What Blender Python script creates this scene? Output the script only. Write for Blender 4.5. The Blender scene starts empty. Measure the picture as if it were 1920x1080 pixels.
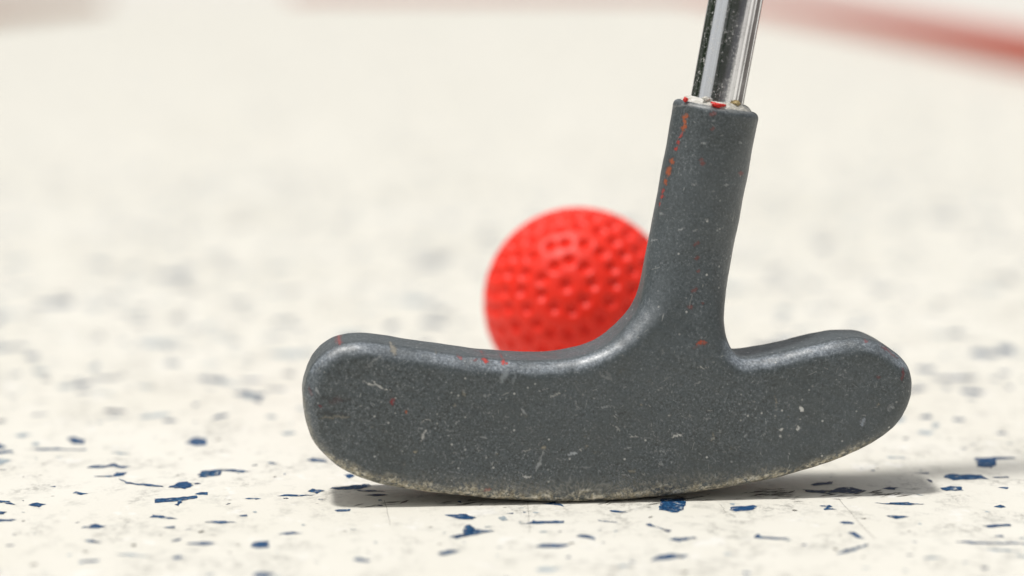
import bpy, bmesh, math, random
import numpy as np
from mathutils import Vector, Matrix

random.seed(7)
rng = np.random.default_rng(11)
R = math.radians
sc = bpy.context.scene
col = sc.collection

# ------------------------------------------------------------------ camera numbers
FPX = 4533.33                       # 85 mm lens on a 36 mm sensor, in pixels of a 1920 wide frame
PITCH = math.atan(620 / FPX)
CAM = np.array([0.0, -0.4307, 0.0978])
CP, SP = math.cos(PITCH), math.sin(PITCH)


def ray(px, py):
    u, v = (px - 960) / FPX, (py - 540) / FPX
    return np.array([u, CP - v * SP, -SP - v * CP])


def on_ground(px, py, z=0.0):
    d = ray(px, py)
    return CAM + d * ((z - CAM[2]) / d[2])


# ------------------------------------------------------------------ helpers
def tag(o, label=None, cat=None, group=None, kind=None):
    for k, v in (('label', label), ('category', cat), ('group', group), ('kind', kind)):
        if v:
            o[k] = v
    return o


def link(name, me, mats, parent=None, smooth=True):
    o = bpy.data.objects.new(name, me)
    for m in (mats if isinstance(mats, (list, tuple)) else [mats]):
        me.materials.append(m)
    if smooth:
        me.polygons.foreach_set('use_smooth', [True] * len(me.polygons))
    col.objects.link(o)
    if parent:
        o.parent = parent
    return o


def mesh_from(verts, faces, name):
    me = bpy.data.meshes.new(name)
    me.from_pydata([tuple(map(float, v)) for v in verts], [], [tuple(map(int, f)) for f in faces])
    me.update()
    return me


class NT:
    """small node-tree helper"""

    def __init__(self, name):
        self.m = bpy.data.materials.new(name)
        self.m.use_nodes = True
        self.t = self.m.node_tree
        self.bsdf = self.t.nodes['Principled BSDF']
        self.tc = self.n('ShaderNodeTexCoord')

    def n(self, typ, **kw):
        nd = self.t.nodes.new(typ)
        for k, v in kw.items():
            setattr(nd, k, v)
        return nd

    def l(self, a, b):
        self.t.links.new(a, b)

    def noise(self, scale, detail=3, rough=.5, vec=None, dist=0.0):
        nd = self.n('ShaderNodeTexNoise')
        nd.inputs['Scale'].default_value = scale
        nd.inputs['Detail'].default_value = detail
        nd.inputs['Roughness'].default_value = rough
        nd.inputs['Distortion'].default_value = dist
        self.l(vec or self.tc.outputs['Object'], nd.inputs['Vector'])
        return nd.outputs['Fac']

    def map(self, scale=(1, 1, 1), rot=(0, 0, 0), loc=(0, 0, 0)):
        nd = self.n('ShaderNodeMapping')
        nd.inputs['Scale'].default_value = scale
        nd.inputs['Rotation'].default_value = rot
        nd.inputs['Location'].default_value = loc
        self.l(self.tc.outputs['Object'], nd.inputs['Vector'])
        return nd.outputs['Vector']

    def ramp(self, fac, stops, interp='LINEAR'):
        nd = self.n('ShaderNodeValToRGB')
        cr = nd.color_ramp
        cr.interpolation = interp
        while len(cr.elements) < len(stops):
            cr.elements.new(.5)
        for e, (p, c) in zip(cr.elements, stops):
            e.position = p
            e.color = (c, c, c, 1) if isinstance(c, (int, float)) else (*c, 1)
        self.l(fac, nd.inputs['Fac'])
        return nd.outputs['Color']

    def mix(self, fac, a, b, mode='MIX'):
        nd = self.n('ShaderNodeMix', data_type='RGBA', blend_type=mode)
        for s, v in ((nd.inputs['Factor'], fac), (nd.inputs['A'], a), (nd.inputs['B'], b)):
            if isinstance(v, (int, float)):
                s.default_value = v if s.name == 'Factor' else (v, v, v, 1)
            elif isinstance(v, tuple):
                s.default_value = (*v, 1)
            else:
                self.l(v, s)
        return nd.outputs['Result']

    def math(self, op, a, b=None):
        nd = self.n('ShaderNodeMath', operation=op)
        for i, v in enumerate((a, b)):
            if v is None:
                continue
            if isinstance(v, (int, float)):
                nd.inputs[i].default_value = v
            else:
                self.l(v, nd.inputs[i])
        return nd.outputs[0]

    def set(self, **kw):
        for k, v in kw.items():
            s = self.bsdf.inputs[k.replace('_', ' ')]
            if isinstance(v, (int, float)):
                s.default_value = v
            elif isinstance(v, tuple):
                s.default_value = (*v, 1)
            else:
                self.l(v, s)

    def bump(self, h, strength, dist):
        nd = self.n('ShaderNodeBump')
        nd.inputs['Strength'].default_value = strength
        nd.inputs['Distance'].default_value = dist
        self.l(h, nd.inputs['Height'])
        self.l(nd.outputs['Normal'], self.bsdf.inputs['Normal'])


# ------------------------------------------------------------------ materials
def m_rubber():
    k = NT('worn_dark_grey_casting')
    fine = k.noise(2100, 5, .8)
    mid = k.noise(800, 4, .7)
    big = k.noise(80, 3, .6)
    base = k.ramp(fine, [(.35, (.009, .012, .013)), (.44, (.038, .048, .053)), (.56, (.078, .094, .103)), (.62, (.17, .185, .198)), (.70, (.42, .435, .44))])
    base = k.mix(k.ramp(mid, [(.46, 0.0), (.64, .34)]), base, (.095, .112, .124))
    base = k.mix(k.ramp(k.noise(22, 4, .6), [(.40, 0.0), (.62, .5)]), base, (.088, .104, .114))
    base = k.mix(k.ramp(big, [(.42, 0.0), (.66, .42)]), base, (.034, .042, .042))
    base = k.mix(k.ramp(k.noise(110, 4, .65, k.map((1, 1, 1.6), (0, .5, 0), (.3, 0, .1))), [(.47, 0.0), (.60, .22)]), base, (.060, .074, .082))   # dull patches rubbed smooth
    sheen_fac = k.n('ShaderNodeAttribute', attribute_name='rim_sheen').outputs['Fac']
    sheen_fac = k.math('MULTIPLY', sheen_fac, k.ramp(k.noise(210, 4, .7), [(.36, .30), (.58, 1.0)]))
    base = k.mix(k.math('MULTIPLY', sheen_fac, .75), base, k.ramp(fine, [(.36, (.12, .14, .165)), (.5, (.25, .285, .33)), (.62, (.46, .50, .55))]))  # painted highlight of the top rim, mixed into the base colour
    # stray pale scuffs, short and in all directions
    for i, (rot, th) in enumerate(((.5, .70), (1.35, .69), (2.5, .715))):
        sv = k.map((1, 1, 1), (0, rot, 0), (i * 3.1, 0, i))
        mp = k.n('ShaderNodeMapping')
        mp.inputs['Scale'].default_value = (330, 330, 1500)
        k.l(sv, mp.inputs['Vector'])
        sn = k.noise(1.0, 2.5, .6, mp.outputs['Vector'], .6)
        base = k.mix(k.ramp(sn, [(th, 0.0), (th + .06, .5)]), base, (.36, .37, .36))
    # white pin-head specks
    vo = k.n('ShaderNodeTexVoronoi')
    vo.inputs['Scale'].default_value = 800
    k.l(k.tc.outputs['Object'], vo.inputs['Vector'])
    sp = k.ramp(vo.outputs['Distance'], [(.10, .8), (.22, 0.0)])
    wn = k.n('ShaderNodeSeparateColor')
    k.l(vo.outputs['Color'], wn.inputs['Color'])
    sp = k.math('MULTIPLY', sp, k.ramp(wn.outputs[0], [(.84, 0.0), (1.0, 1.0)]))
    base = k.mix(sp, base, (.55, .55, .53))
    at = k.n('ShaderNodeAttribute', attribute_name='wear_mark')
    brk = k.ramp(k.noise(1700, 4, .75), [(.36, .3), (.50, 1.0)])
    base = k.mix(k.math('MULTIPLY', at.outputs['Alpha'], brk), base, at.outputs['Color'])
    dt = k.n('ShaderNodeAttribute', attribute_name='dirt_bounce')
    dn = k.math('MULTIPLY', k.ramp(k.noise(1100, 4, .8), [(.40, 0.0), (.54, 1.0)]), k.ramp(k.noise(190, 4, .7), [(.34, .45), (.50, 1.0)]))
    dcol = k.ramp(k.noise(1000, 4, .75), [(.36, (.11, .09, .06)), (.50, (.37, .33, .24)), (.63, (.66, .62, .53))])
    base = k.mix(k.math('MULTIPLY', dt.outputs['Fac'], dn), base, dcol)
    k.set(Base_Color=base, Roughness=k.math('SUBTRACT', k.ramp(mid, [(.36, .38), (.64, .50)]), k.math('MULTIPLY', sheen_fac, .09)), Metallic=0.0, IOR=1.6)
    h = k.math('ADD', k.math('MULTIPLY', fine, .5), k.math('MULTIPLY', k.noise(420, 3, .6), 1.0))
    k.bump(h, .38, .0002)
    return k.m


def m_chrome():
    k = NT('pitted_chrome')
    sep = k.n('ShaderNodeAttribute', attribute_name='along_shaft')     # x, y round the tube, z along it (metres)
    al_ = k.n('ShaderNodeMapping')
    al_.inputs['Scale'].default_value = (1100, 1100, 9)
    k.l(sep.outputs['Vector'], al_.inputs['Vector'])
    stre = k.noise(1.0, 4, .65, al_.outputs['Vector'])
    pit = k.noise(1700, 5, .8)
    blot = k.noise(240, 4, .7)
    spk = k.math('MULTIPLY', k.ramp(pit, [(.56, 0.0), (.62, 1.0)]), k.ramp(blot, [(.42, .12), (.58, 1.0)]))
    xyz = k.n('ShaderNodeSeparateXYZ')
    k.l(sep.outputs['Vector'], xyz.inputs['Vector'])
    # dark reflection painted in as brown streaks along the tube, mostly at right
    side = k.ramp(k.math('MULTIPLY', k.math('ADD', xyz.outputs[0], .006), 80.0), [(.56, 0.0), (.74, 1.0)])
    dark_refl = k.math('MULTIPLY', k.ramp(stre, [(.41, 0.0), (.49, 1.0)]), k.math('MAXIMUM', side, .12))
    dark_refl = k.math('MULTIPLY', dark_refl, k.ramp(blot, [(.2, .75), (.5, 1.0)]))
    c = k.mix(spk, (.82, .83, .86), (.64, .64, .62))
    c = k.mix(k.math('MULTIPLY', dark_refl, .9), c, (.050, .036, .034))
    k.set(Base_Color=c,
          Metallic=k.math('SUBTRACT', 1.0, k.math('MAXIMUM', k.math('MULTIPLY', spk, .8), k.math('MULTIPLY', dark_refl, .55))),
          Roughness=k.math('ADD', k.ramp(blot, [(.45, .045), (.75, .18)]), k.math('MULTIPLY', dark_refl, .18)))
    k.bump(k.math('ADD', k.math('MULTIPLY', pit, .35), k.math('MULTIPLY', stre, 1.0)), .07, .0003)
    return k.m


def m_ball():
    k = NT('matt_red_rubber')
    n = k.noise(600, 3, .6)
    k.set(Base_Color=k.ramp(n, [(.3, (.80, .018, .006)), (.7, (.88, .028, .009))]), Roughness=.45, IOR=1.42)
    k.bump(k.noise(2200, 2, .5), .08, .0002)
    return k.m


def m_floor():
    k = NT('cream_flecked_board')
    base = k.ramp(k.noise(14, 4, .6), [(.3, (.715, .695, .622)), (.7, (.772, .756, .694))])
    # grey, grainy rub marks, longer across the lane
    area = k.ramp(k.noise(1.0, 3, .6, k.map((70, 52, 1))), [(.50, 0.0), (.64, 1.0)])
    grain = k.ramp(k.noise(1.0, 6, .8, k.map((520, 330, 1), (0, 0, .25))), [(.47, 0.0), (.60, 1.0)])
    base = k.mix(k.math('MULTIPLY', k.math('MULTIPLY', area, grain), .62), base, (.25, .245, .225))
    soft = k.ramp(k.noise(1.0, 5, .7, k.map((170, 120, 1), (0, 0, .5), (3, 1, 0))), [(.54, 0.0), (.70, .42)])
    base = k.mix(soft, base, (.36, .36, .33))
    # bare white patches
    wh = k.ramp(k.noise(1.0, 4, .7, k.map((110, 80, 1), (0, 0, 0), (9, 4, 0))), [(.60, 0.0), (.66, .6)])
    base = k.mix(wh, base, (.82, .81, .78))
    # tiny dark grit
    vo = k.n('ShaderNodeTexVoronoi')
    vo.inputs['Scale'].default_value = 330
    k.l(k.tc.outputs['Object'], vo.inputs['Vector'])
    wn = k.n('ShaderNodeSeparateColor')
    k.l(vo.outputs['Color'], wn.inputs['Color'])
    sp = k.math('MULTIPLY', k.ramp(vo.outputs['Distance'], [(.06, .8), (.18, 0.0)]), k.ramp(wn.outputs[1], [(.92, 0.0), (.95, 1.0)]))
    base = k.mix(sp, base, (.10, .09, .08))
    k.set(Base_Color=base, Roughness=.55, IOR=1.4)
    k.bump(k.math('ADD', k.noise(1300, 4, .7), k.noise(160, 3, .6)), .3, .0003)
    return k.m


def m_fleck(name, lo, mid, hi):
    k = NT(name)
    n = k.noise(1500, 4, .75)
    c = k.ramp(n, [(.38, lo), (.47, mid), (.54, mid), (.62, hi)])
    tone = k.ramp(k.noise(70, 2, .5), [(.35, 0.0), (.65, .45)])
    c = k.mix(tone, c, tuple(min(1, v * 1.9 + .01) for v in mid))
    worn = k.ramp(k.noise(650, 4, .7), [(.57, 0.0), (.64, .8)])       # rubbed through to the cream board
    c = k.mix(worn, c, (.60, .59, .54))
    k.set(Base_Color=c, Roughness=.6, IOR=1.25)
    k.bump(n, .4, .0002)
    return k.m


def m_plain(name, a, b, scale, rough=.6, bump=.1):
    k = NT(name)
    n = k.noise(scale, 4, .65)
    k.set(Base_Color=k.ramp(n, [(.3, a), (.7, b)]), Roughness=rough)
    k.bump(n, bump, .002)
    return k.m


RUBBER, CHROME, BALL, FLOOR = m_rubber(), m_chrome(), m_ball(), m_floor()
BLUE = m_fleck('blue_fleck', (.002, .014, .042), (.003, .036, .108), (.07, .22, .38))
NAVY = m_fleck('dark_blue_fleck', (.008, .012, .03), (.012, .028, .075), (.05, .09, .16))
GREY = m_fleck('faded_grey_blue_fleck', (.14, .19, .23), (.27, .32, .35), (.5, .5, .5))
SCUFF_SHADE = m_fleck('dark_scuff_shade', (.03, .028, .025), (.10, .095, .085), (.3, .28, .25))  # scuffs and cracks, also shade painted in under the sole
CRUST = m_plain('pale_glue_crust', (.42, .40, .34), (.74, .73, .70), 900, .6, .5)
AMBER = m_plain('yellowed_glue', (.34, .25, .10), (.48, .38, .2), 900, .4, .4)
CHIP = m_plain('red_paint_chip', (.62, .012, .008), (.72, .03, .02), 1200, .45, .3)
REDRAIL = m_plain('red_rail_paint', (.44, .060, .030), (.50, .085, .045), 40, .5, .1)
WOOD = m_plain('brown_timber', (.30, .10, .025), (.42, .16, .045), 25, .7, .3)
LEAF = m_plain('hedge_leaf', (.012, .028, .010), (.03, .06, .02), 30, .6, .3)
ASPH = m_plain('dark_asphalt', (.025, .026, .03), (.055, .055, .058), 60, .85, .4)
PAVE = m_plain('pale_paving', (.60, .58, .54), (.70, .68, .64), 6, .8, .3)

# ------------------------------------------------------------------ putter: frame of the head
YAW = R(5.5)
ORG = on_ground(1080, 938.5)
ORG[1] -= 0.003                                     # the face plane stands a little in front of where the sole touches
MW = Matrix.Translation(Vector(ORG)) @ Matrix.Rotation(YAW, 4, 'Z')
MWI = np.array(MW.inverted())


def to_local(px, py, yl):
    """pixel -> head frame (mm) on the plane y_local = yl (mm)"""
    c = MWI @ np.array([*CAM, 1])
    d = MWI[:3, :3] @ ray(px, py)
    t = (yl * .001 - c[1]) / d[1]
    p = (c[:3] + d * t) * 1000
    return p[0], p[2]


TOPY, SIDEY, BOTY, HOSY = 10.8, 4.5, 2.5, 9.0
FINE = {(603, 653): 7.5, (582, 682): 5.5, (628, 634): 9.5, (1648, 638): 9.5, (1681, 663): 7, (1700, 689): 5.5, (1669, 802): 3.5, (621, 862): 3, (593, 833): 3.5,
        (1103, 645): 10.6, (1140, 624): 10.4, (1176, 588): 10, (1194, 561): 9.5, (1349.5, 590): 9.3, (1350, 618): 9.8, (1356, 638): 10.2, (1366, 650): 10.6}
outline = [(x, y, TOPY) for x, y in ((603, 653), (628, 634), (656, 626), (681, 625), (716, 629), (786, 640), (857, 650),
                                     (927, 658), (997, 661), (1050, 658), (1103, 645), (1140, 624))]
outline += [(x, y, HOSY) for x, y in ((1176, 588), (1194, 561), (1203, 532), (1209, 493), (1219, 442), (1236, 352), (1252, 266), (1265, 196), (1276, 140))]
outline += [(x, y, HOSY) for x, y in ((1436, 140), (1423, 210), (1409, 285), (1391, 382), (1368, 493), (1355, 549), (1349.5, 590), (1350, 618))]
outline += [(x, y, TOPY) for x, y in ((1356, 638), (1366, 650), (1381, 656), (1437, 647), (1489, 635), (1542, 623), (1577, 619), (1613, 621.5), (1648, 638))]
outline += [(x, y, SIDEY) for x, y in ((1681, 663), (1700, 689), (1706, 721), (1701, 749), (1687, 777), (1669, 802))]
outline += [(x, y, BOTY) for x, y in ((1641, 825), (1595, 848), (1542, 868), (1472, 889), (1401, 904), (1331, 916), (1261, 925), (1190, 932),
                                      (1120, 937), (1080, 938), (1033, 938), (962, 935), (892, 929), (821, 922), (751, 912), (698, 901), (656, 885), (621, 862))]
outline += [(x, y, SIDEY) for x, y in ((593, 833), (579, 805), (570, 770), (567, 738), (571, 714), (582, 682))]
P = np.array([to_local(x, y, FINE.get((x, y), d)) for x, y, d in outline])
# Catmull-Rom
n = len(P)
S = []
for i in range(n):
    p0, p1, p2, p3 = P[i - 1], P[i], P[(i + 1) % n], P[(i + 2) % n]
    for t in (0, .25, .5, .75):
        S.append(.5 * (2 * p1 + (p2 - p0) * t + (2 * p0 - 5 * p1 + 4 * p2 - p3) * t * t + (3 * p1 - p0 - 3 * p2 + p3) * t ** 3))
S = np.array(S)
for _ in range(2):
    S = .5 * S + .25 * (np.roll(S, 1, 0) + np.roll(S, -1, 0))
S[:, 1] -= S[:, 1].min()                           # sole exactly on the ground


def sdf2(X, Z):
    d = np.full(X.shape, 1e9)
    s = np.ones(X.shape)
    for i in range(len(S)):
        a, b = S[i], S[i - 1]
        ex, ez = b - a
        wx, wz = X - a[0], Z - a[1]
        t = np.clip((wx * ex + wz * ez) / (ex * ex + ez * ez + 1e-12), 0, 1)
        d = np.minimum(d, (wx - ex * t) ** 2 + (wz - ez * t) ** 2)
        c1, c2, c3 = Z >= a[1], Z < b[1], ex * wz > ez * wx
        s = np.where((c1 & c2 & c3) | (~c1 & ~c2 & ~c3), -s, s)
    return s * np.sqrt(d)


def sstep(a, b, v):
    t = np.clip((v - a) / (b - a), 0, 1)
    return t * t * (3 - 2 * t)


H = .24
lo = np.array([S[:, 0].min() - 1.2, -1.2, -0.9])
hx_top = to_local(1344, 198, HOSY)                  # centre of the hosel's top
hx_low = to_local(1288, 500, HOSY)
axis = np.array([hx_top[0] - hx_low[0], hx_top[1] - hx_low[1]])
axis /= np.linalg.norm(axis)
hi = np.array([S[:, 0].max() + 1.2, 21.2, hx_top[1] + 4])
dims = np.ceil((hi - lo) / H).astype(int)
gx, gy, gz = (lo[i] + H * np.arange(dims[i]) for i in range(3))
X2, Z2 = np.meshgrid(gx, gz, indexing='ij')
D2 = sdf2(X2, Z2)
blend = sstep(24, 46, Z2 - .12 * np.abs(X2 - hx_low[0]))
half = 9.6 * (1 - blend) + 7.35 * blend
yc = 9.6 + .0 * blend
half_back = half - 4.2 * sstep(5, 25, Z2) * (1 - blend)      # the back leans in towards the top
rb = (2.2 + 1.0 * sstep(5, 17, Z2)) * (1 - blend) + 7.2 * blend
D2s = D2
F = np.empty(tuple(dims), np.float32)
along = (X2 - hx_top[0]) * axis[0] + (Z2 - hx_top[1]) * axis[1]
for j, y in enumerate(gy):
    yo = y - yc
    r = np.where(yo > 0, rb * .75 + .25 * rb * blend, rb)          # back edge a little tighter
    q1 = D2s + r
    bulge = .35 * (1 - blend) * np.clip((X2 / 60) ** 2 + ((Z2 - 14) / 25) ** 2, 0, 1.2)   # face is faintly crowned
    q2 = np.where(yo > 0, yo - half_back, -yo - (half - bulge)) + r
    d = np.minimum(np.maximum(q1, q2), 0) + np.sqrt(np.maximum(q1, 0) ** 2 + np.maximum(q2, 0) ** 2) - r
    # top of the hosel with a rounded rim
    rt = 1.3
    a, b = d + rt, along + rt
    d = np.minimum(np.maximum(a, b), 0) + np.sqrt(np.maximum(a, 0) ** 2 + np.maximum(b, 0) ** 2) - rt
    # hand-made unevenness
    d = d + .05 * np.sin(X2 * .55 + y * .4) * np.sin(Z2 * .7 + 1.1) + .03 * np.sin(X2 * 1.3 + Z2 * .9) * np.sin(Z2 * 1.7 - y) * (1 - .6 * blend)
    F[:, j, :] = d


def surface_nets(F, lo, H):
    ins = F < 0
    nx, ny, nz = F.shape
    c = np.zeros((nx - 1, ny - 1, nz - 1), np.int8)
    offs = [(i, j, k) for i in (0, 1) for j in (0, 1) for k in (0, 1)]
    for o in offs:
        c += ins[o[0]:nx - 1 + o[0], o[1]:ny - 1 + o[1], o[2]:nz - 1 + o[2]]
    act = (c > 0) & (c < 8)
    idx = np.full(act.shape, -1, np.int64)
    ii = np.argwhere(act)
    idx[act] = np.arange(len(ii))
    acc = np.zeros((len(ii), 3))
    cnt = np.zeros(len(ii))
    for a in offs:
        for ax in range(3):
            if a[ax] == 0:
                b = list(a)
                b[ax] = 1
                fa = F[ii[:, 0] + a[0], ii[:, 1] + a[1], ii[:, 2] + a[2]].astype(float)
                fb = F[ii[:, 0] + b[0], ii[:, 1] + b[1], ii[:, 2] + b[2]].astype(float)
                m = (fa < 0) != (fb < 0)
                t = np.where(m, fa / np.where(m, fa - fb, 1), 0)
                p = np.tile(np.array(a, float), (len(ii), 1))
                p[:, ax] = t
                acc[m] += p[m]
                cnt[m] += 1
    V = lo + H * (ii + acc / cnt[:, None])
    quads = []
    for ax in range(3):
        s0 = [slice(1, -1)] * 3
        s1 = [slice(1, -1)] * 3
        s0[ax] = slice(0, -1)
        s1[ax] = slice(1, None)
        A, B = ins[tuple(s0)], ins[tuple(s1)]
        e = np.argwhere(A != B)
        base = e + 1
        base[:, ax] -= 1
        fl = A[tuple(e.T)]
        u, v = (ax + 1) % 3, (ax + 2) % 3
        cs = []
        for du, dv in ((-1, -1), (0, -1), (0, 0), (-1, 0)):
            q = base.copy()
            q[:, u] += du
            q[:, v] += dv
            cs.append(idx[tuple(q.T)])
        Q = np.stack(cs, 1)
        Q[~fl] = Q[~fl][:, ::-1]
        quads.append(Q)
    return V, np.concatenate(quads)


V, Q = surface_nets(F, lo, H)
me = bpy.data.meshes.new('putter_head')
me.vertices.add(len(V))
me.vertices.foreach_set('co', (V * .001).ravel())
me.loops.add(Q.size)
me.loops.foreach_set('vertex_index', Q.ravel().astype(np.int32))
me.polygons.add(len(Q))
me.polygons.foreach_set('loop_start', (np.arange(len(Q)) * 4).astype(np.int32))
me.polygons.foreach_set('loop_total', np.full(len(Q), 4, np.int32))
me.update(calc_edges=True)
me.validate()

# wear marks live on the surface of the head, as vertex attributes in its own frame
cr = np.zeros((len(V), 3))
VW = V[:, (0, 2)] + np.column_stack([.11 * np.sin(V[:, 2] * 3.1 + V[:, 0]) + .07 * np.sin(V[:, 2] * 7.3 - V[:, 0] * 5), .11 * np.sin(V[:, 0] * 2.7 + 1) + .07 * np.sin(V[:, 0] * 8.1 + V[:, 2] * 4)])
VW += rng.normal(0, .06, VW.shape)                # ragged edges
al = np.zeros(len(V))
nrm = np.empty(len(V) * 3)
me.vertices.foreach_get('co', nrm)
vn = np.empty(len(V) * 3, np.float32)
me.vertex_normals.foreach_get('vector', vn)
vn = vn.reshape(-1, 3)
front = vn[:, 1] < .25


def mark(pts, w, color, a, yl=1.0):
    """stroke along pixels pts, half width w px, colour, opacity"""
    g = np.array([to_local(x, y, yl) for x, y in pts])
    if len(g) == 1:
        g = np.vstack([g, g + 1e-4])
    wm = 1.25 * w / 10.3
    d = np.full(len(V), 1e9)
    m = len(g) - 1
    for i_, (p, q) in enumerate(zip(g[:-1], g[1:])):
        e = q - p
        wv = VW - p
        t = np.clip((wv @ e) / (e @ e), 0, 1)
        tp = .35 + .65 * np.sin(math.pi * np.clip((i_ + t) / m, .04, .96)) if np.linalg.norm(g[-1] - g[0]) > .6 else 1.0
        d = np.minimum(d, np.hypot(*(wv - t[:, None] * e).T) / tp)
    k = np.where(front & (V[:, 1] < yl + 5.0), a * (1 - sstep(.4 * wm, 1.3 * wm, d)), 0)
    cr[:] = cr * (1 - k[:, None]) + np.array(color) * k[:, None]
    np.maximum(al, k, out=al)


WH, PALE, RED, DRED, ORG_, BEI = (.55, .55, .53), (.34, .36, .37), (.50, .035, .02), (.20, .018, .025), (.42, .09, .02), (.30, .27, .20)
mark([(679, 714), (705, 721), (732, 731)], 2.2, WH, .9)
mark([(690, 687), (715, 664)], 2, PALE, .7)
mark([(683, 690), (700, 672)], 2, PALE, .6)
mark([(736, 748), (736, 754)], 4, DRED, 1)
mark([(760, 771)], 3, ORG_, .9)
mark([(779, 846)], 3, BEI, .9)
mark([(625, 637), (640, 631)], 3.6, RED, .7, 8)
mark([(735, 650), (740, 662)], 7, (.33, .30, .24), .8)
mark([(902, 667), (912, 670)], 3.5, RED, .95, 6)
mark([(935, 671), (944, 674)], 3.5, RED, .95, 6)
mark([(855, 662), (862, 664)], 3, RED, .7, 6)
mark([(884, 666), (892, 668)], 2, RED, .5, 6)
mark([(797, 804), (792, 818), (789, 824)], 3.4, WH, .85)
mark([(780, 802), (790, 801)], 2, PALE, .8)
mark([(952, 693), (944, 704), (938, 716)], 7, (.26, .29, .31), .8)
mark([(966, 695), (960, 720)], 4, (.24, .27, .29), .7)
mark([(1030, 742), (1042, 738), (1050, 736)], 2.6, WH, .7)
mark([(1010, 730), (1026, 728)], 2, PALE, .8)
mark([(899, 742), (920, 738)], 2, PALE, .8)
mark([(976, 764), (985, 776)], 3, PALE, .8)
mark([(1018, 842), (1010, 866), (1004, 880)], 3.4, PALE, .85)
mark([(1019, 838)], 4, BEI, .9)
mark([(1064, 852), (1080, 846)], 3.6, (.42, .45, .48), .9)
mark([(980, 891), (994, 892)], 3.2, WH, .95)
mark([(981, 843), (996, 841)], 2.4, WH, .7)
mark([(898, 819), (912, 818)], 2, PALE, .8)
mark([(943, 781), (955, 780)], 2.4, PALE, .7)
mark([(868, 730), (870, 742)], 4, BEI, .6)
mark([(850, 755), (852, 762)], 3, BEI, .6)
mark([(618, 752), (640, 748)], 6, DRED, .35)
mark([(580, 722), (582, 736)], 3, DRED, .5, 4)
mark([(598, 758), (604, 762)], 3, DRED, .8)
mark([(905, 917), (922, 914)], 3, RED, .7)
mark([(596, 783), (630, 780), (656, 781)], 2.2, BEI, .7)
mark([(600, 745), (660, 748)], 5, (.028, .032, .035), .6)
mark([(597, 773), (655, 775)], 4, (.028, .03, .032), .55)
mark([(592, 722), (600, 740)], 3, PALE, .8, 2)
mark([(812, 835), (816, 848)], 2, PALE, .6)
mark([(855, 850), (862, 858)], 1.8, PALE, .6)
mark([(1010, 830), (1012, 826)], 2, WH, .6)
mark([(1062, 705), (1090, 735)], 1.6, PALE, .5)
mark([(1128, 690), (1150, 712)], 2.4, PALE, .5)
mark([(1304, 644), (1325, 640)], 4.2, (.36, .055, .02), .95)
mark([(1297, 650), (1310, 648)], 3, (.3, .2, .2), .5)
mark([(1497, 762), (1503, 770)], 4, WH, 1)
mark([(1461, 803), (1466, 802)], 2.6, WH, 1)
mark([(1493, 803), (1495, 800)], 3.2, WH, 1)
mark([(1459, 813), (1463, 818)], 2.6, WH, .9)
mark([(1497, 785)], 2.2, WH, .9)
mark([(1452, 779)], 2.2, WH, .7)
mark([(1522, 725)], 2.2, WH, .7)
mark([(1486, 742)], 2.2, WH, .7)
mark([(1259, 818), (1270, 813), (1279, 812)], 2.4, WH, .95)
mark([(1620, 784), (1613, 799)], 5, (.34, .38, .44), .8)
mark([(1672, 755), (1664, 770)], 5, (.34, .36, .38), .6)
mark([(1641, 706), (1648, 708)], 4, DRED, .6)
mark([(1690, 714), (1694, 690)], 3.5, DRED, .7)
mark([(1610, 634), (1616, 633)], 3, RED, .6, 6)
mark([(1640, 640), (1672, 664)], 2.5, (.25, .03, .03), .6, 6)
mark([(1393, 817), (1399, 812)], 3.4, PALE, .8)
mark([(1237, 872), (1240, 866)], 4, PALE, .7)
mark([(1178, 880), (1190, 884)], 3, BEI, .7)
mark([(1124, 700), (1146, 712)], 3, PALE, .6)
mark([(1318, 781), (1330, 784)], 2.6, PALE, .7)
mark([(1412, 751)], 2, WH, .6)
mark([(1253, 776)], 2.5, WH, .8)
mark([(1171, 799)], 2, WH, .7)
mark([(1243, 657), (1238, 664)], 4, PALE, .5)
mark([(1120, 762), (1150, 760)], 2, PALE, .8)
for y0, y1, w in ((217, 226, 4.4), (228, 236, 3.2), (238, 247, 4.6)):
    mark([(1291 - (y0 - 217) * .12, y0), (1290 - (y1 - 217) * .12, y1)], w, ORG_, .9, 2)
px = lambda y: 1281 - (y - 255) * .29
for y0, y1, w, c in ((252, 258, 2, RED), (266, 270, 2, RED), (277, 284, 2.6, RED), (300, 312, 3.6, ORG_), (318, 334, 4.6, ORG_),
                     (340, 349, 3.4, ORG_), (358, 364, 2.4, RED), (370, 375, 2.4, RED), (384, 390, 2.2, RED), (408, 420, 3.8, RED), (466, 475, 3, RED), (486, 490, 2, DRED)):
    mark([(px(y0), y0), (px(y1), y1)], w, c, .85, 2.5)
for x, y, w in ((1315, 300, 3), (1316, 306, 3.4), (1392, 326, 4), (1306, 484, 3.4), (1300, 542, 3.6), (1291, 573, 3.6), (1304, 456, 3.4), (1308, 508, 2.5), (1316, 566, 2), (1336, 214, 4), (1336, 242, 3)):
    mark([(x - w * .6, y + 1), (x + w * .6, y - 1)], w, (.40, .05, .03) if w != 4 else RED, .5, 3)
for x, y in ((1278, 429), (1301, 431), (1361, 347), (1324, 410), (1247, 404), (1231, 455), (1345, 430), (1318, 268), (1388, 268), (1300, 345)):
    mark([(x - 4, y + 1), (x + 4, y - 1)], 2.4, PALE, .85, 3)
mark([(1268, 200), (1300, 193), (1360, 204), (1412, 212)], 4, (.42, .43, .42), .55, 6)
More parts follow.
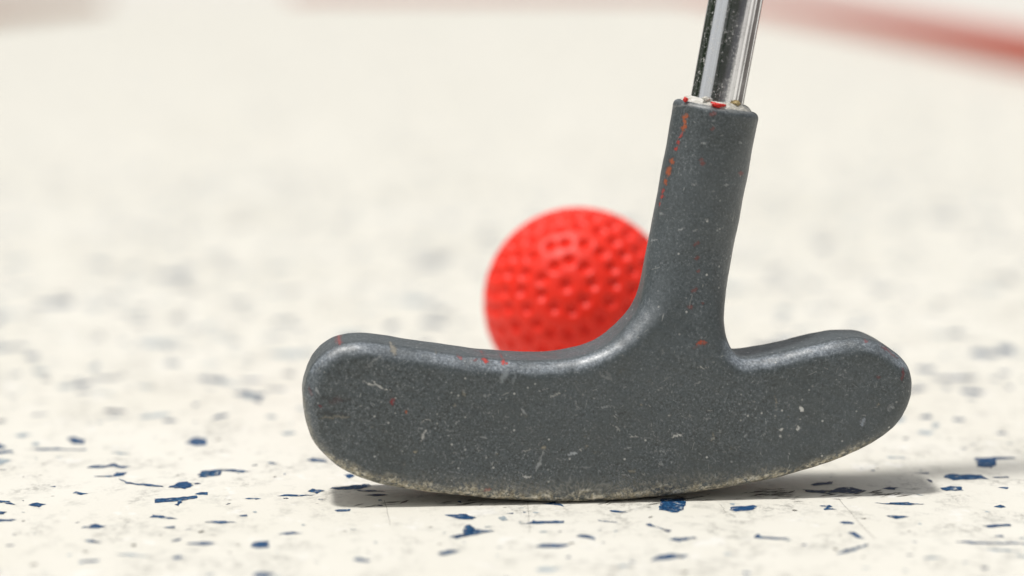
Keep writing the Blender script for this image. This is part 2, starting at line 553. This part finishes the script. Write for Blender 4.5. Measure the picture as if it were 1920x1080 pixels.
for i_ in range(520):                               # small knocks, thickest round the striking area and along the sole
    if i_ % 3:
        x, y = rng.normal(1110, 190), rng.normal(835, 62)
    else:
        x, y = rng.uniform(590, 1690), rng.uniform(660, 915)
    a, L = rng.choice([rng.normal(.2, .35), rng.normal(-1.1, .3), rng.uniform(0, math.pi)]), rng.exponential(5) + 1
    b_ = rng.normal(0, .5)
    p1 = (x + math.cos(a) * L, y + math.sin(a) * L * .7)
    p2 = (p1[0] + math.cos(a + b_) * L, p1[1] + math.sin(a + b_) * L * .7)
    c_ = rng.random()
    mark([(x, y), p1, p2], rng.uniform(.7, 1.7), PALE if c_ < .62 else (.26, .28, .30) if c_ < .8 else WH if c_ < .9 else BEI if c_ < .95 else (.02, .024, .026), rng.uniform(.25, .85))
for _ in range(46):                                 # long faint hair scratches
    x, y, a, L = rng.uniform(620, 1640), rng.uniform(700, 890), rng.normal(.25, .7), rng.uniform(16, 60)
    mark([(x, y), (x + math.cos(a) * L * .5, y + math.sin(a) * L * .4), (x + math.cos(a + .15) * L, y + math.sin(a + .15) * L * .8)], .7, PALE, rng.uniform(.2, .5))

at = me.color_attributes.new('wear_mark', 'FLOAT_COLOR', 'POINT')
at.data.foreach_set('color', np.column_stack([cr, al]).astype(np.float32).ravel())
# ground dirt worn into the lower rim
D2v = -sdf2(V[:, 0], V[:, 2])
low = 1 - sstep(7.5, 13.5, V[:, 2])
wob = .5 + .28 * np.sin(V[:, 0] * .9) + .11 * np.sin(V[:, 0] * .37 + 2)
mid_ = np.exp(-((V[:, 0] + 4) / 36) ** 4)
dirt_bounce = low * (1 - sstep(.7 + .9 * wob * mid_, 1.7 + (1.0 + 1.6 * mid_) * wob, D2v))
dirt_bounce = np.maximum(dirt_bounce, .28 * (1 - sstep(3, 8, V[:, 2])) * (1 - sstep(2, 6, D2v)))
dirt_bounce = np.maximum(dirt_bounce, .5 * (1 - sstep(.0, 1.3, D2v)) * (V[:, 0] < -30) * (1 - sstep(16, 24, V[:, 2])))  # pale left end rim: reflection of the floor painted in
# top front rim: sun highlight painted in as a paler, smoother band
sheen = sstep(.24, .52, vn[:, 2]) * (1 - sstep(-.48, -.22, vn[:, 1])) * (1 - sstep(27, 40, V[:, 2]) * .8)
sheen = np.maximum(sheen, .25 * (vn[:, 0] < -.3) * sstep(.25, .6, -vn[:, 1]) * (V[:, 2] < 30) * (V[:, 2] > 6))
sheen *= .8 + .2 * np.sin(V[:, 0] * .45 + 1.3 * np.sin(V[:, 0] * .31))
ra = me.attributes.new('rim_sheen', 'FLOAT', 'POINT')
ra.data.foreach_set('value', np.clip(sheen, 0, 1).astype(np.float32))
da = me.attributes.new('dirt_bounce', 'FLOAT', 'POINT')
da.data.foreach_set('value', np.clip(dirt_bounce, 0, 1).astype(np.float32))

putter = bpy.data.objects.new('putter', None)
putter.empty_display_size = .02
putter.matrix_world = MW
col.objects.link(putter)
tag(putter, 'scuffed dark grey putter with chrome shaft standing on the flecked board', 'putter')
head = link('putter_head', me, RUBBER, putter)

# ------------------------------------------------------------------ shaft
AX = Vector((axis[0], 0.0, axis[1])).normalized()
top_c = Vector((hx_top[0], yc.flat[0], hx_top[1])) * .001
U = AX.cross(Vector((0, 1, 0))).normalized()
W = AX.cross(U).normalized()


def ringpt(c, r, a):
    return c + U * (r * math.cos(a)) + W * (r * math.sin(a))


stations = [(-.012, .00486)] + [(t, .00486 + .0012 * t) for t in np.linspace(0, .72, 30)]
NS = 96
vs, fs = [], []
for t, r in stations:
    for i in range(NS):
        vs.append(ringpt(top_c + AX * t, r, 2 * math.pi * i / NS))
for k in range(len(stations) - 1):
    for i in range(NS):
        j = (i + 1) % NS
        fs.append((k * NS + i, k * NS + j, (k + 1) * NS + j, (k + 1) * NS + i))
fs.append(tuple(range(NS))[::-1])
fs.append(tuple((len(stations) - 1) * NS + i for i in range(NS)))
me = mesh_from(vs, fs, 'shaft')
bm = bmesh.new()
bm.from_mesh(me)
bmesh.ops.recalc_face_normals(bm, faces=bm.faces)
bm.to_mesh(me)
bm.free()
sv = np.array([v.co[:] for v in me.vertices]) - np.array(top_c[:])
ax_, u_ = np.array(AX[:]), np.cross(np.array([0, 1, 0]), np.array(AX[:]))
loc = np.column_stack([sv @ u_, sv[:, 1], sv @ ax_]).astype(np.float32)
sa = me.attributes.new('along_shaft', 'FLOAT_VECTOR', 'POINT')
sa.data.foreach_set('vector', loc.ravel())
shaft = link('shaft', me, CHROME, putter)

# crusted glue where the shaft enters the hosel: low, lumpy ring
vs, fs = [], []
NR, NC = 160, 8
ph = [random.uniform(0, 6.28) for _ in range(8)]
for i in range(NR):
    a = 2 * math.pi * i / NR
    lump = sum(math.sin(a * f + ph[q]) / f ** .6 for q, f in enumerate((2, 3, 5, 8, 13, 21, 34))) * .16
    wd = .0021 + .0004 * lump
    hgt = .0012 + .0003 * lump + random.uniform(-.00008, .00008)
    for j in range(NC + 1):
        u = j / NC
        vs.append(ringpt(top_c + AX * (-.0003 + max(hgt, .0002) * math.sin(math.pi * min(1, .35 + u * .65)) ** .8), .0046 + wd * u, a))
for i in range(NR):
    for j in range(NC):
        a, b = i * (NC + 1), ((i + 1) % NR) * (NC + 1)
        fs.append((a + j, b + j, b + j + 1, a + j + 1))
me = mesh_from(vs, fs, 'glue_ring')
glue = link('glue_ring', me, [CRUST], putter)


def lump(name, px_, py_, yl, size, mat, parent, seed):
    """a small irregular chip sitting on the hosel's top rim"""
    r_ = random.Random(seed)
    bm = bmesh.new()
    bmesh.ops.create_icosphere(bm, subdivisions=3, radius=1)
    k = [(r_.uniform(-1, 1), r_.uniform(-1, 1), r_.uniform(-1, 1), r_.uniform(2, 5)) for _ in range(6)]
    for v in bm.verts:
        d = 1 + sum(.13 * math.sin(q[3] * (v.co.x * q[0] + v.co.y * q[1] + v.co.z * q[2]) * 2 + i) for i, q in enumerate(k))
        v.co = Vector((v.co.x * size[0], v.co.y * size[1], v.co.z * size[2])) * d
    x, z = to_local(px_, py_, yl)
    m_ = Matrix.Translation(Vector((x, yl, z)) * .001) @ Matrix.Rotation(math.atan2(axis[0], axis[1]), 4, 'Y')
    bmesh.ops.transform(bm, matrix=m_, verts=bm.verts)
    me = bpy.data.meshes.new(name)
    bm.to_mesh(me)
    bm.free()
    return link(name, me, mat, parent)


c = lump('paint_chip', 1346, 197, 3.3, (.00120, .0007, .00042), CHIP, putter, 3)
c['label'] = 'bright red paint chip'
c = lump('paint_chip', 1286, 186.5, 5.5, (.00042, .0004, .00036), CHIP, putter, 8)
c['label'] = 'small red paint speck'
c = lump('glue_drop', 1379, 194, 5.0, (.0007, .0006, .00050), AMBER, putter, 5)
c['label'] = 'yellowed glue drop'
lump('glue_drop', 1325, 186, 4.6, (.0007, .0005, .0004), CRUST, putter, 6)

# ------------------------------------------------------------------ ball
RB = .02135
by, bx = .1044, (1085 - 960) * .540 / FPX
bm = bmesh.new()
bmesh.ops.create_icosphere(bm, subdivisions=7, radius=1)
bme = bpy.data.meshes.new('ball')
bm.to_mesh(bme)
bm.free()
co = np.empty(len(bme.vertices) * 3)
bme.vertices.foreach_get('co', co)
co = co.reshape(-1, 3)
# dimple rings about a pole that faces the camera, a little down and left of the middle as in the photo
dims_ = [(0, 0)]
brn = random.Random(5)
for th, cnt, off in ((14.6, 9, .1), (28.6, 16, .2), (41.5, 22, .1), (54.2, 27, .6), (67, 31, .3), (79.6, 33, .7), (90, 34, .1)):
    for i in range(cnt):
        dims_.append((R(th + brn.uniform(-1.1, 1.1)), 2 * math.pi * (i + off + brn.uniform(-.09, .09)) / cnt))
dv = np.array([(math.sin(t) * math.cos(p), -math.cos(t), math.sin(t) * math.sin(p)) for t, p in dims_])
dv = np.vstack([dv, dv[:-34] * np.array([1, -1, 1])])
tilt = Matrix.Rotation(R(-9), 3, 'Z') @ Matrix.Rotation(R(-18), 3, 'X')
dv = dv @ np.array(tilt).T
best = np.zeros(len(co))
for d in dv:
    ang = np.arccos(np.clip(co @ d, -1, 1))
    rim = R(5.4)
    best = np.maximum(best, np.where(ang < rim, .5 + .5 * np.cos(math.pi * ang / rim), 0))
co2 = co * (RB - .00125 * best)[:, None]
bme.vertices.foreach_set('co', co2.ravel())
bme.update()
ball = link('ball', bme, BALL)
ball.location = (bx, by, RB + .00002)
tag(ball, 'red dimpled minigolf ball resting behind the putter head', 'golf ball')

# ------------------------------------------------------------------ lane floor with its blue flecks
FL = [
    # (origin x, origin y, list of outlines in thirds of a pixel)
    (0, 780, 'b', [
        [(378, 125), (420, 118), (478, 135), (475, 158), (400, 155)], [(1045, 155), (1080, 125), (1110, 120), (1168, 130), (1155, 165), (1100, 168)],
        [(490, 292), (520, 280), (600, 280), (640, 268), (680, 282), (740, 284), (690, 296), (640, 285), (560, 294)],
        [(530, 342), (640, 335), (650, 320), (715, 318), (700, 335), (620, 344)], [(668, 353), (720, 374), (850, 385), (920, 400), (850, 397), (760, 388), (700, 375)],
        [(945, 402), (1000, 375), (1050, 370), (1088, 392), (1040, 412)],
        [(1112, 345), (1135, 310), (1240, 300), (1300, 300), (1415, 314), (1360, 320), (1250, 308), (1235, 335), (1150, 346)],
        [(405, 435), (430, 425), (495, 437), (455, 446)], [(160, 500), (210, 488), (258, 497), (220, 516)],
        [(862, 468), (1010, 458), (1105, 448), (1110, 462), (1030, 478), (1000, 512), (985, 500), (1005, 480), (870, 490)],
        [(1090, 440), (1130, 430), (1170, 430), (1165, 445)], [(15, 485), (40, 484), (90, 498), (70, 500)], [(-30, 535), (42, 540), (20, 555), (-30, 556)],
        [(-40, 582), (95, 582), (60, 592), (-40, 595)], [(840, 572), (860, 556), (940, 568), (1000, 580), (940, 580), (880, 572)],
        [(455, 630), (530, 606), (590, 622), (560, 634)], [(1145, 596), (1230, 592), (1330, 600), (1240, 607)],
        [(1410, 735), (1425, 712), (1490, 705), (1515, 700), (1510, 740), (1450, 745)], [(1050, 718), (1140, 708), (1230, 718), (1150, 728)],
        [(960, 705), (1020, 690), (1000, 705)], [(1425, 890), (1450, 880), (1550, 890), (1500, 915), (1430, 910)],
        [(440, 820), (550, 808), (555, 815), (450, 828)], [(970, 795), (1010, 785), (1040, 798), (1000, 808)],
        [(1505, 262), (1530, 260), (1562, 270), (1530, 274)], [(1725, 248), (1760, 238), (1830, 250), (1845, 262), (1760, 258)],
        [(1555, 452), (1600, 442), (1690, 445), (1770, 445), (1700, 452)], [(1730, 425), (1760, 410), (1830, 422), (1780, 438)],
        [(1855, 408), (1900, 400), (1990, 402), (1980, 412), (1900, 415)], [(1375, 465), (1400, 461), (1472, 466), (1440, 472)],
        [(1565, 668), (1650, 652), (1710, 660), (1650, 664)], [(-20, 200), (60, 195), (70, 205), (-20, 215)], [(470, 700), (520, 697), (570, 715), (500, 712)],
        [(1345, 560), (1390, 556), (1395, 565), (1360, 567)], [(915, 630), (985, 622), (980, 632)], [(285, 398), (310, 394), (312, 402)],
        [(135, 186), (250, 184), (320, 178), (370, 188), (485, 186), (480, 194), (350, 193), (200, 192)]]),
    (0, 780, 'g', [[(80, 110), (130, 98), (175, 104), (130, 122)], [(620, 205), (670, 203), (730, 216), (680, 218)], [(1580, 95), (1650, 88), (1670, 98), (1600, 110)],
                   [(640, 780), (740, 775), (860, 795), (740, 790)], [(190, 240), (210, 236), (215, 248)], [(180, 155), (215, 148), (225, 165), (190, 168)]]),
    (640, 860, 'b', [
        [(18, 92), (50, 86), (72, 100), (45, 112)], [(-60, 165), (60, 150), (155, 143), (160, 160), (110, 172), (-20, 175)], [(-40, 290), (50, 284), (50, 294), (-20, 300)],
        [(580, 318), (620, 315), (700, 312), (760, 332), (740, 345), (660, 340)],
        [(610, 440), (690, 425), (680, 395), (720, 372), (750, 398), (870, 408), (800, 420), (740, 432), (650, 452)],
        [(540, 535), (600, 515), (670, 520), (620, 536), (560, 545)], [(65, 570), (100, 558), (170, 570), (160, 585), (100, 578)],
        [(1000, 368), (1070, 355), (1075, 345), (1100, 352), (1255, 350), (1250, 362), (1100, 368)],
        [(1085, 495), (1130, 480), (1290, 485), (1250, 498), (1150, 503)], [(1320, 436), (1380, 428), (1432, 445), (1425, 458)],
        [(1510, 292), (1540, 292), (1610, 302), (1540, 303)], [(1785, 290), (1805, 225), (1935, 222), (1925, 290), (1880, 305)],
        [(1710, 370), (1740, 366), (1750, 376), (1830, 400), (1740, 382)], [(1740, 575), (1780, 545), (1850, 535), (1960, 545), (1920, 560), (1800, 570)],
        [(1840, 455), (1880, 445), (1960, 452), (1900, 468)], [(1130, 255), (1200, 245), (1250, 262), (1250, 272), (1215, 262)],
        [(920, 308), (970, 305), (965, 312)], [(1440, 345), (1560, 362), (1480, 356)]]),
    (640, 860, 'n', [[(60, 178), (150, 178), (250, 185), (150, 187)], [(130, 206), (200, 200), (265, 205), (190, 212)]]),
    (640, 860, 'g', [[(1080, 630), (1130, 612), (1250, 618), (1160, 636)], [(1550, 603), (1600, 598), (1630, 608), (1580, 614)], [(880, 335), (920, 322), (940, 345), (905, 350)]]),
    (1280, 780, 'b', [
        [(1635, 240), (1660, 235), (1850, 232), (1880, 238), (1760, 248), (1770, 278), (1700, 290), (1655, 285), (1660, 255)],
        [(1470, 345), (1500, 328), (1680, 332), (1720, 358), (1660, 355), (1520, 362)], [(1450, 405), (1500, 395), (1565, 398), (1580, 420), (1480, 422)],
        [(1740, 345), (1830, 342), (1840, 348), (1760, 350)], [(1770, 403), (1835, 402), (1825, 412)], [(1755, 512), (1790, 500), (1815, 514), (1790, 518)],
        [(265, 530), (275, 512), (400, 502), (415, 520), (370, 535), (300, 538)], [(765, 505), (830, 503), (840, 512), (815, 518), (870, 526), (800, 530), (810, 515)],
        [(1070, 488), (1160, 492), (1230, 486), (1360, 496), (1280, 502), (1150, 498)], [(1145, 562), (1180, 560), (1275, 568), (1200, 580)],
        [(1680, 618), (1840, 608), (1850, 618), (1720, 630)], [(880, 600), (940, 595), (960, 608), (920, 608)], [(930, 655), (970, 655), (1030, 690), (980, 688)],
        [(860, 780), (930, 750), (1050, 722), (1000, 745), (920, 770)], [(400, 685), (425, 660), (445, 680), (600, 688), (560, 696), (440, 690)],
        [(1535, 710), (1600, 705), (1700, 712), (1900, 715), (1960, 722), (1650, 720)], [(1740, 678), (1800, 672), (1810, 682)],
        [(-10, 690), (60, 682), (80, 688), (-10, 698)], [(1755, 100), (1800, 92), (1840, 104)], [(1290, 320), (1390, 320), (1380, 326)],
        [(1050, 306), (1080, 305), (1078, 312)]]),
    (1280, 780, 'n', [[(720, 388), (780, 374), (850, 372), (840, 383), (740, 393)],
                      [(665, 415), (820, 420), (880, 405), (950, 402), (1030, 420), (980, 440), (880, 430), (780, 436), (690, 428)],
                      [(1125, 410), (1160, 400), (1212, 403), (1190, 415)], [(1370, 355), (1395, 360), (1400, 376), (1380, 366)]]),
    (1280, 780, 'g', [[(1350, 795), (1400, 790), (1470, 800), (1400, 804)], [(1140, 230), (1250, 232), (1250, 240), (1160, 238)], [(1700, 752), (1820, 750), (1920, 765), (1760, 760)],
                      [(1310, 95), (1350, 82), (1420, 92), (1380, 108)], [(1390, 55), (1430, 35), (1450, 55), (1420, 70)]]),
    (0, 0, 's', []),
]
MI = {'b': 1, 'n': 2, 'g': 3, 's': 4}
X0, X1, Y0, Y1 = -.834, .438, -.62, 6.12
fv, ff, fm = [], [], []


def add_poly(pts, mi, z, jag=.00020, step=.0008):
    """a fleck in the floor: outline pts (x, y in metres), edges broken up"""
    out = []
    m = len(pts)
    for i in range(m):
        a, b = np.array(pts[i]), np.array(pts[(i + 1) % m])
        L = np.linalg.norm(b - a)
        k = max(1, min(14, int(L / step)))
        for q in range(k):
            p = a + (b - a) * q / k
            out.append(p + rng.normal(0, jag, 2) * (1 if q else .4))
    base = len(fv)
    ar = sum(out[i][0] * out[(i + 1) % len(out)][1] - out[(i + 1) % len(out)][0] * out[i][1] for i in range(len(out)))
    if ar < 0:
        out.reverse()
    fv.extend((p[0], p[1], z) for p in out)
    ff.append(tuple(range(base, base + len(out))))
    fm.append(mi)


zc = [0]


def nz():
    zc[0] = (zc[0] + 1) % 7
    return .00004 + .000006 * zc[0]


traced = []
for ox, oy, kind, polys in FL:
    for pl in polys:
        pts = [on_ground(ox + x / 3, oy + y / 3)[:2] for x, y in pl]
        traced.append(np.mean(pts, 0))
        add_poly(pts, MI[kind], nz())
# grey rub marks and hair cracks in the near floor
for a, b in (((990, 940), (993, 1000)), ((1572, 935), (1640, 1012)), ((722, 938), (732, 985)), ((1350, 945), (1362, 962))):
    p, q = on_ground(*a)[:2], on_ground(*b)[:2]
    pth = [p + (q - p) * t + np.array([rng.normal(0, .00010), 0]) for t in np.linspace(0, 1, 7)]
    w = np.array([.00003, 0])
    add_poly([*[s + w for s in pth], *[s - w for s in pth[::-1]]], 4, nz(), 0.00001, 1)


def random_fleck(cx, cy, size, simple):
    el = rng.uniform(.25, .9)
    rot = rng.uniform(0, math.pi)
    m = int(rng.integers(4, 6)) if simple else int(rng.integers(5, 9))
    an = np.sort(rng.uniform(0, 2 * math.pi, m))
    an = np.linspace(0, 2 * math.pi, m, endpoint=False) + rng.uniform(-.3, .3, m)
    rr = size * rng.uniform(.45, 1.15, m)
    x, y = rr * np.cos(an), rr * np.sin(an) * el
    c, s = math.cos(rot), math.sin(rot)
    return [(cx + c * a - s * b, cy + s * a + c * b) for a, b in zip(x, y)]


near_limit = on_ground(960, 795)[1]                  # nearer than this the flecks follow the photograph
DENS = 4700
NF = int(DENS * (X1 - X0) * (Y1 - Y0))
pts = np.column_stack([rng.uniform(X0 + .01, X1 - .01, NF), rng.uniform(Y0 + .01, Y1 - .01, NF)])
pts = np.vstack([pts, np.column_stack([rng.uniform(-.3, .3, 1500), rng.uniform(near_limit, .7, 1500)])])
for x, y in pts:
    dist = y - CAM[1]
    if -.075 < y < near_limit and abs(x) < .215 * dist:
        continue
    size = float(rng.lognormal(math.log(.0021), .5))
    kind = rng.choice([1, 1, 1, 3, 3, 3, 2])
    far = y > .6
    add_poly(random_fleck(x, y, min(size, .007), far), int(kind), nz(), .00014 if not far else 0, .001 if not far else 1)
for _ in range(330):                                # crumbs of the same flecks between the big ones
    y = rng.uniform(-.07, near_limit)
    x = rng.uniform(-.2, .2) * (y - CAM[1]) / .44
    add_poly(random_fleck(x, y, float(rng.uniform(.00035, .0011)), False), int(rng.choice([1, 2, 3, 3, 4])), nz(), .00008)
for ax_px, ay_px, n_ in ((1300, 936, 14), (1440, 925, 26), (1475, 930, 14), (1560, 925, 16), (1660, 925, 12), (720, 945, 10), (880, 943, 12), (1150, 940, 12), (1230, 938, 12)):
    for _ in range(n_):                             # dark scuffs along the sole, partly painted in to deepen the contact shadow
        g_ = on_ground(rng.normal(ax_px, 26), rng.normal(ay_px, 4))
        a_, l_ = rng.normal(.5, .3), rng.uniform(.0006, .0022)
        d_, w_ = np.array([math.cos(a_), math.sin(a_)]) * l_, np.array([-math.sin(a_), math.cos(a_)]) * l_ * rng.uniform(.08, .2)
        add_poly([g_[:2] - d_, g_[:2] - w_, g_[:2] + d_, g_[:2] + w_], 4, nz(), .00008)
# floor sheet, finely split near the putter for nothing but even shading
xs = [X0, -.2, 0, .2, X1]
ys = [Y0, -.2, 0, .2, .6, 1.5, 3, Y1]
b0 = len(fv)
for y in ys:
    for x in xs:
        fv.append((x, y, 0.0))
for j in range(len(ys) - 1):
    for i in range(len(xs) - 1):
        q = b0 + j * len(xs) + i
        ff.append((q, q + 1, q + 1 + len(xs), q + len(xs)))
        fm.append(0)
me = mesh_from(fv, ff, 'lane_floor')
me.polygons.foreach_set('material_index', np.array(fm, np.int32))
floor = link('lane_floor', me, [FLOOR, BLUE, NAVY, GREY, SCUFF_SHADE], smooth=False)
tag(floor, 'cream board floor of the lane scattered with blue flecks', 'floor', kind='structure')


# ------------------------------------------------------------------ edging of the lane and the paving outside it
def bar(name, p, q, w, h, mat, label, z0=0.0, cat='edging', group=None):
    p, q = Vector(p), Vector(q)
    L = (q - p).length
    bm = bmesh.new()
    bmesh.ops.create_cube(bm, size=1)
    for v in bm.verts:
        v.co = Vector((v.co.x * L, v.co.y * w, (v.co.z + .5) * h))
    bmesh.ops.bevel(bm, geom=bm.edges[:], offset=min(w, h) * .18, segments=3, affect='EDGES', profile=.5)
    me = bpy.data.meshes.new(name)
    bm.to_mesh(me)
    bm.free()
    o = link(name, me, mat)
    o.location = ((p + q) / 2)[:]
    o.location.z = z0
    o.rotation_euler.z = math.atan2(q.y - p.y, q.x - p.x)
    return tag(o, label, cat, group)


bar('edge_rail', (.455, .9, 0), (.455, 6.1, 0), .032, .032, REDRAIL, 'red painted edge rail running along the right side of the lane')
bar('end_rail', (-.60, 6.14, 0), (.46, 6.14, 0), .035, .03, REDRAIL, 'pinkish red rail across the far end of the lane')
bar('timber_edging', (-.86, .9, 0), (-.86, 4.6, 0), .045, .024, WOOD, 'brown timber edging along the left side of the lane')
me = mesh_from([(-60, -.66, -.012), (60, -.66, -.012), (60, 80, -.012), (-60, 80, -.012)], [(0, 1, 2, 3)], 'paving')
pv = link('paving', me, PAVE, smooth=False)
tag(pv, 'pale paving around the lane', 'paving', kind='structure')
me = mesh_from([(-60, -60, -.012), (60, -60, -.012), (60, -.66, -.012), (-60, -.66, -.012)], [(0, 1, 2, 3)], 'path')
pa = link('path', me, ASPH, smooth=False)  # dark ground added out of view for the chrome to reflect
tag(pa, 'unseen dark asphalt added before the start of the lane to darken the shaft reflections', 'path', kind='structure')


def hedge(p, q, h, d, label):
    """clipped hedge: a lumpy dark body under many small leaves"""
    p, q = Vector(p), Vector(q)
    L = (q - p).length
    vs, fs = [], []
    bm = bmesh.new()
    bmesh.ops.create_cube(bm, size=1)
    bmesh.ops.subdivide_edges(bm, edges=bm.edges[:], cuts=12, use_grid_fill=True)
    for v in bm.verts:
        k = .05 * math.sin(v.co.x * 31) + .04 * math.sin(v.co.z * 17 + v.co.x * 50) + .04 * math.sin(v.co.y * 23 + v.co.x * 40)
        v.co = Vector((v.co.x * L, v.co.y * d * (1 + k), (v.co.z + .5) * h * (1 + k)))
    me = bpy.data.meshes.new('hedge')
    bm.to_mesh(me)
    bm.free()
    o = link('hedge', me, LEAF)
    o.location = (p + q) / 2
    o.location.z = -.012
    o.rotation_euler.z = math.atan2(q.y - p.y, q.x - p.x)
    tag(o, label, 'hedge')
    for _ in range(5000):
        f = random.random()
        x, z = random.uniform(-.5, .5) * L, random.uniform(.02, 1.05) * h
        y = random.choice((-.5, .5)) * d if f < .7 else random.uniform(-.5, .5) * d
        if f >= .7:
            z = h * random.uniform(.98, 1.08)
        c = Vector((x, y, z))
        a = Vector((random.gauss(0, 1), random.gauss(0, 1), random.gauss(0, 1))).normalized()
        b = a.cross(Vector((random.gauss(0, 1), random.gauss(0, 1), random.gauss(0, 1)))).normalized()
        r_ = random.uniform(.025, .05)
        n0 = len(vs)
        vs.extend((c - a * r_, c + b * r_ * .45, c + a * r_, c - b * r_ * .45))
        fs.append((n0, n0 + 1, n0 + 2, n0 + 3))
    link('leaves', mesh_from(vs, fs, 'leaves'), LEAF, o, smooth=False)


hedge((-3.0, .15, 0), (-3.0, 6.5, 0), 1.3, .6, 'unseen dark green hedge added left of the lane to darken the left side of the chrome shaft')  # added out of view, darkens what the shaft's left side reflects
hedge((-2.3, -3.6, 0), (4.5, -3.6, 0), .75, .6, 'unseen low dark hedge added behind the camera to darken the middle of the chrome shaft')  # added behind the camera as a dark reflection for the shaft's middle

# ------------------------------------------------------------------ light
L = Vector((-.29, -.12, 1)).normalized()              # towards the sun
el = math.asin(L.z)
sun = bpy.data.lights.new('sun', 'SUN')
sun.energy = 3.0
sun.angle = R(6)
sun.color = (1, .97, .925)
so = bpy.data.objects.new('sun', sun)
so.rotation_euler = L.to_track_quat('Z', 'Y').to_euler()
so.location = (-.5, 0, 2)
col.objects.link(so)
w = bpy.data.worlds.new('World')
sc.world = w
w.use_nodes = True
nt = w.node_tree
sky = nt.nodes.new('ShaderNodeTexSky')
sky.sky_type = 'NISHITA'
sky.sun_disc = False
sky.sun_elevation = el
sky.sun_rotation = math.atan2(L.x, L.y)
sky.dust_density = 2.0
bg = nt.nodes['Background']
hs = nt.nodes.new('ShaderNodeHueSaturation')      # thin white haze over the whole sky
hs.inputs['Saturation'].default_value = .2
nt.links.new(sky.outputs['Color'], hs.inputs['Color'])
wm_ = nt.nodes.new('ShaderNodeMix')
wm_.data_type, wm_.blend_type = 'RGBA', 'MULTIPLY'
wm_.inputs['Factor'].default_value = 1
wm_.inputs['B'].default_value = (1.0, .975, .925, 1)
nt.links.new(hs.outputs['Color'], wm_.inputs['A'])
nt.links.new(wm_.outputs['Result'], bg.inputs['Color'])
bg.inputs['Strength'].default_value = .112

# ------------------------------------------------------------------ camera
cam = bpy.data.cameras.new('camera')
cam.lens = 85
cam.sensor_width = 36
cam.clip_start = .01
cam.clip_end = 300
cam.dof.use_dof = True
cam.dof.focus_distance = .441
cam.dof.aperture_fstop = 8.0
co_ = bpy.data.objects.new('camera', cam)
co_.location = CAM
co_.rotation_euler = (math.pi / 2 - PITCH, 0, 0)
col.objects.link(co_)
sc.camera = co_

sc.view_settings.view_transform = 'Standard'
sc.view_settings.look = 'None'
sc.view_settings.exposure = 0.0
sc.view_settings.gamma = 1
sc.view_settings.use_curve_mapping = False
sc.render.engine = 'CYCLES'
sc.cycles.use_denoising = True
sc.cycles.max_bounces = 8
